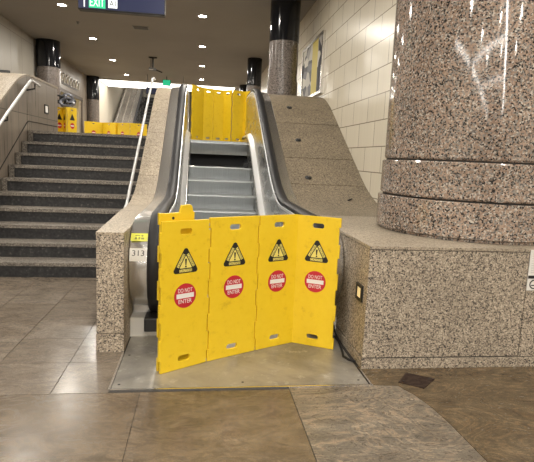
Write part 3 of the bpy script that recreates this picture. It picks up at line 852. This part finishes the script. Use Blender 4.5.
# fifth panel folded back behind the first one
d = Vector((PA[1][0]-PA[0][0], PA[1][1]-PA[0][1])); ang = math.atan2(d.y, d.x)
bp = finish('folded_panel', panel_bm(.275, 1.055, 1, 0, True, False), YEL, main, 35)
bp.location = (-.012, .055, .002); bp.rotation_euler = (0, 0, ang+.03)
bp['label'] = 'yellow panel folded flat behind the first, its hinge tab showing above'
bm = bmesh.new(); lathe(bm, [(.009, -.002), (.009, .002)], seg=12)
for v in bm.verts: v.co = Vector((v.co.x+.10, -.024-v.co.z, 1.02+v.co.y+0))
finish('rivet', bm, BLACKM, bp)

# barricade at the head of the escalator (seen from behind, plain)
xs_ = [-.2, .02, .22, .44, .60, .86, 1.06]
ys_ = [9.75, 10.12, 10.24, 10.34, 10.2, 10.36, 10.05]
barricade('plain yellow folding barricade standing at the head of the escalator', list(zip(xs_, ys_)), st=False, z=ZM+.004, h=1.04, clips=False)
# mezzanine barricades far left
def zig(x0, y0, n, dx, dy, w_=.37):
    p = [(x0, y0)]
    for i in range(n):
        s = 1 if i % 2 == 0 else -1
        L = math.hypot(dx, dy*s)
        p.append((p[-1][0]+w_*dx/L, p[-1][1]+w_*dy*s/L))
    return p
barricade('yellow barricade at the far left of the mezzanine, beside the farther column', zig(-4.62, 20.9, 2, 1, .7, .75), z=ZM, h=.88, mini=True, group='yellow barricades on the mezzanine', clips=False)
barricade('yellow barricade on the mezzanine in front of the far escalator', zig(-3.42, 21.0, 2, 1, -.7, .75), z=ZM, h=.88, mini=True, group='yellow barricades on the mezzanine', clips=False)
barricade('yellow barricade by the shop opening with a dark bundle on top', zig(-4.03, 14.6, 3, 1, 1.9), z=ZM, h=.889, mini=True, group='yellow barricades on the mezzanine', clips=False)
# dark bundle hanging over the last barricade
t = empty('strap_bundle', (-3.76, 14.75, ZM+.925), 0, 'tangled bundle of dark straps and cable lying on the yellow barricade by the shop', 'bundle')
rnd = random.Random(3)
for nm, m_, cnt, r_ in (('cable', BLACKM, 7, .025), ('strap', mat('grey_strap', (.22,.23,.27), .5), 5, .035)):
    bm = bmesh.new()
    for j in range(cnt):
        cx_, cz_, rx, rz = rnd.uniform(-.15, .15), rnd.uniform(.08, .22), rnd.uniform(.08, .2), rnd.uniform(.06, .13)
        a0 = rnd.uniform(0, 6); yo = rnd.uniform(-.07, .07)
        tube(bm, [(cx_+rx*math.cos(a0+.45*q), yo+.05*math.sin(q), max(.01, cz_+rz*math.sin(a0+.45*q))) for q in range(11)], r_, 6)
    finish(nm, bm, m_, t, 50)

# black cable on the floor by the ledge
pts = [(1.135, 4.4, .25), (1.13, 3.95, .2), (1.128, 3.82, .05), (1.115, 3.6, .012), (1.09, 3.43, .012), (1.075, 3.36, .012), (1.10, 3.30, .012), (1.135, 3.27, .012)]
bm = bmesh.new(); tube(bm, pts, .009, 8)
tag(finish('floor_cable', bm, RUBBER, None, 60), 'short black cable on the floor between barricade and granite ledge', 'cable')

# brown cover set in the floor
t = empty('floor_cover', (1.46, 2.96, 0), 0, 'dark brown rectangular cover plate set in the floor before the granite ledge', 'floor cover')
P4 = [(1.33, 2.945), (1.465, 2.85), (1.605, 2.985), (1.44, 3.085)]
bm = bmesh.new(); a = [bm.verts.new((x-1.46, y-2.96, .005)) for x, y in P4]; b = [bm.verts.new((x-1.46, y-2.96, .0005)) for x, y in P4]
bm.faces.new(a)
for i in range(4): bm.faces.new((a[i], a[(i+1) % 4], b[(i+1) % 4], b[i]))
k = mat('rusty_brown', (.05,.035,.028), .8, 0, .15); n = N(k); no = n.n('ShaderNodeTexNoise', {'Vector': n.coord(), 'Scale': 40, 'Detail': 6})
n.color(n.ramp(no.outputs['Fac'], [(.35, (.025,.015,.012)), (.7, (.06,.04,.03))]))
finish('plate', bm, k, t)
for x, y in ((-.09, .0), (.1, .02)):
    bm = bmesh.new(); lathe(bm, [(.007, .004), (.007, .0065)], x, y, 10)
    finish('screw', bm, BLACKM, t)

# ------------------------------------------------------------------ blue exit sign
t = empty('exit_sign', (-1.03, 6.8, 3.15), 0, 'large blue hanging direction sign with green EXIT panel at the top of the photo', 'sign')
ZS = -.012
finish('case', bev(B(-.535, .535, 0, .12, -.3+.33, .36), .006, 1), BLACKM, t)
finish('face', B(-.527, .527, -.004, -.0002, .045, .352), E_BLUE, t)
finish('green_panel', B(-.4, -.2, -.008, -.0045, .055, .345), E_GREEN, t)
finish('exit_text', text_bm('EXIT', .14, -.3, .122, -.0085, .0006, wmax=.175), E_WHITE, t)
finish('elevator_panel', B(-.165, -.055, -.008, -.0045, .068, .18), E_WHITE, t)
finish('panel_text', text_bm('A1', .1, -.11, .122, -.0085, .0006, wmax=.08), S_BLACK, t)
finish('arrow', flat([[(-.462, .06), (-.448, .06), (-.448, .15), (-.43, .15), (-.455, .19), (-.48, .15), (-.462, .15)]], .003, 0, .0045), E_WHITE, t)
for x in (-.4, .4):
    bm = bmesh.new(); tube(bm, [(x, .06, .36), (x, .06, ZC-3.15)], .012, 8); finish('hanger', bm, GREYM, t, 50)
# small green exit sign and blue sign far away
t = empty('small_exit_sign', (-1.42, 20.9, ZC), 0, 'small glowing green exit sign hanging from the far ceiling', 'sign')
finish('case', B(-.16, .16, 0, .06, -.36, -.13), BLACKM, t); finish('green_face', B(-.145, .145, -.01, -.001, -.35, -.14), E_GREEN, t)
bm = bmesh.new(); tube(bm, [(0, .03, -.13), (0, .03, 0)], .015, 6); finish('hanger', bm, BLACKM, t)
t = empty('direction_sign', (-1.45, 20.6, ZC), 0, 'far dark blue direction sign partly hidden behind the parapet top', 'sign')
finish('case', B(-.75, .75, 0, .1, -.76, -.5), BLACKM, t); finish('face', B(-.73, .73, -.01, -.001, -.74, -.52), E_BLUE, t)
for x in (-.7, .7):
    bm = bmesh.new(); tube(bm, [(x, .05, -.5), (x, .05, 0)], .015, 6); finish('hanger', bm, GREYM, t)

# ceiling camera, vent, sprinkler
t = empty('ceiling_camera', (-1.6, 17.0, ZC), 0, 'small security camera hanging from the ceiling beyond the blue sign', 'camera')
bm = bmesh.new(); tube(bm, [(0, 0, 0), (0, 0, -.34)], .025, 8); tube(bm, [(-.06, 0, 0), (-.06, 0, -.3)], .012, 6); finish('stem', bm, BLACKM, t)
finish('mount', B(-.13, .13, -.06, .06, -.03, 0), BLACKM, t)
finish('body', bev(B(-.12, .1, -.06, .14, -.42, -.33), .01, 1), GREYM, t)
finish('cap', B(-.12, .02, -.065, -.06, -.41, -.38), WHITE, t)
bm = bmesh.new(); tube(bm, [(.08, 0, -.38), (.3, 0, -.46)], .02, 6); finish('arm', bm, BLACKM, t)
t = empty('ceiling_vent', (-1.54, 13.2, ZC), 0, 'small dark vent in the ceiling beyond the blue sign', 'vent')
finish('frame', B(-.2, .2, -.15, .15, -.012, -.001), GREYM, t); finish('grille', B(-.17, .17, -.12, .12, -.016, -.0121), BLACKM, t)
t = empty('sprinkler_head', (-3.02, 13.1, ZC), 0, 'tiny sprinkler head in the ceiling between two left row lights', 'sprinkler')
bm = bmesh.new(); lathe(bm, [(.04, 0), (.04, -.01), (.012, -.012), (.012, -.05), (.03, -.052), (.03, -.056)], seg=14); finish('head', bm, GREYM, t, 40)

# chrome ornament above the shop opening
t = empty('metal_ornament', (-4.74, 19.0, 3.5), 0, 'row of shiny bent metal loops on the wall above the left shop opening', 'wall ornament')
bm = bmesh.new(); box(bm, -.02 + .015, .01+.015, -1.45, 1.45, .17, .2); finish('back_rail', bm, GREYM, t)
for k in range(7):
    y = -1.25+.4*k
    bm = bmesh.new(); tube(bm, [(.05, y-.13, .2), (.07, y-.12, .36)] + [(.08, y+.12*math.cos(math.pi-math.pi*q/6), .38+.1*math.sin(math.pi*q/6)) for q in range(1, 6)] + [(.07, y+.12, .36), (.05, y+.13, .2)], .03, 8)
    finish('loop', bm, CHROME, t, 60)

# ------------------------------------------------------------------ far escalator going up
t = empty('far_escalator', (-2.35, 24.2, ZM), 0, 'distant escalator rising beyond the mezzanine barricades', 'escalator')
def fz(y): return .577*soft(y-1.0, .4)
YE = 9.0
for x in (-.95, .35):
    bm = bmesh.new(); prismx(bm, [(0, 0)] + [(y, fz(y)+.85) for y in frange(0, YE, 20)] + [(YE, 0)], x-.04, x+.04); finish('balustrade', bm, STEEL_IN, t)
    bm = bmesh.new(); sweep(bm, [(y, fz(y)+.87) for y in frange(-.1, YE, 20)], [(x-.06, 0), (x+.06, 0), (x+.06, .06), (x-.06, .06)]); finish('handrail', bm, RUBBER, t)
for i in range(16):
    y = .9+.347*i; z = fz(y)
    finish('step', B(-.9, .3, y, y+.5, max(0, z-.2), max(z, .02)), GREYM, t)
    bm = B(-.9, .3, y-.01, y, max(0, z-.2), max(z, .02)-.02); finish('step_riser', bm, BLACKM, t)
bm = bmesh.new(); prismx(bm, [(0, 0)] + [(y, fz(y)+.78) for y in frange(0, YE, 20)] + [(YE, 0)], -1.95, -1.0)
finish('side_ramp', bm, G_TREAD, t)
for x in (-1.85, -1.55, -1.25):
    bm = bmesh.new(); sweep(bm, [(y, fz(y)+.785) for y in frange(.1, YE-.1, 20)], [(x-.035, 0), (x+.035, 0), (x+.035, .05), (x-.035, .05)]); finish('ramp_strip', bm, STEEL, t)
t = empty('far_pier', (-1.2, 33.4, ZM), 0, 'cream pier behind the distant escalator', 'pier')
finish('shaft', B(-.4, .4, -.3, .3, 0.01, 6.5), W_PLAIN, t); finish('plinth', B(-.45, .45, -.35, .35, .001, .4), G_COL, t)

# handrail of the next escalator beyond the left wall
t = empty('escalator_balustrade', (-3.33, 7.5, 0), 0, 'dark handrail of a neighbouring escalator beyond the left stone wall', 'handrail')
bm = bmesh.new(); sweep(bm, [(y, .98+s_(y-.1, .5)) for y in frange(4.2, 9.32, 40)], [(-.06, 0), (.06, 0), (.06, .05), (-.06, .05)]); bmesh.ops.translate(bm, verts=bm.verts, vec=(0, -7.5, 0)); finish('handrail', bm, RUBBER, t)
bm = bmesh.new(); prismx(bm, [(4.3, 0)] + [(y, .97+s_(y-.1, .5)) for y in frange(4.3, 9.3, 40)] + [(9.3, 0)], -.04, .04); bmesh.ops.translate(bm, verts=bm.verts, vec=(0, -7.5, 0)); finish('panel', bm, STEEL_IN, t)
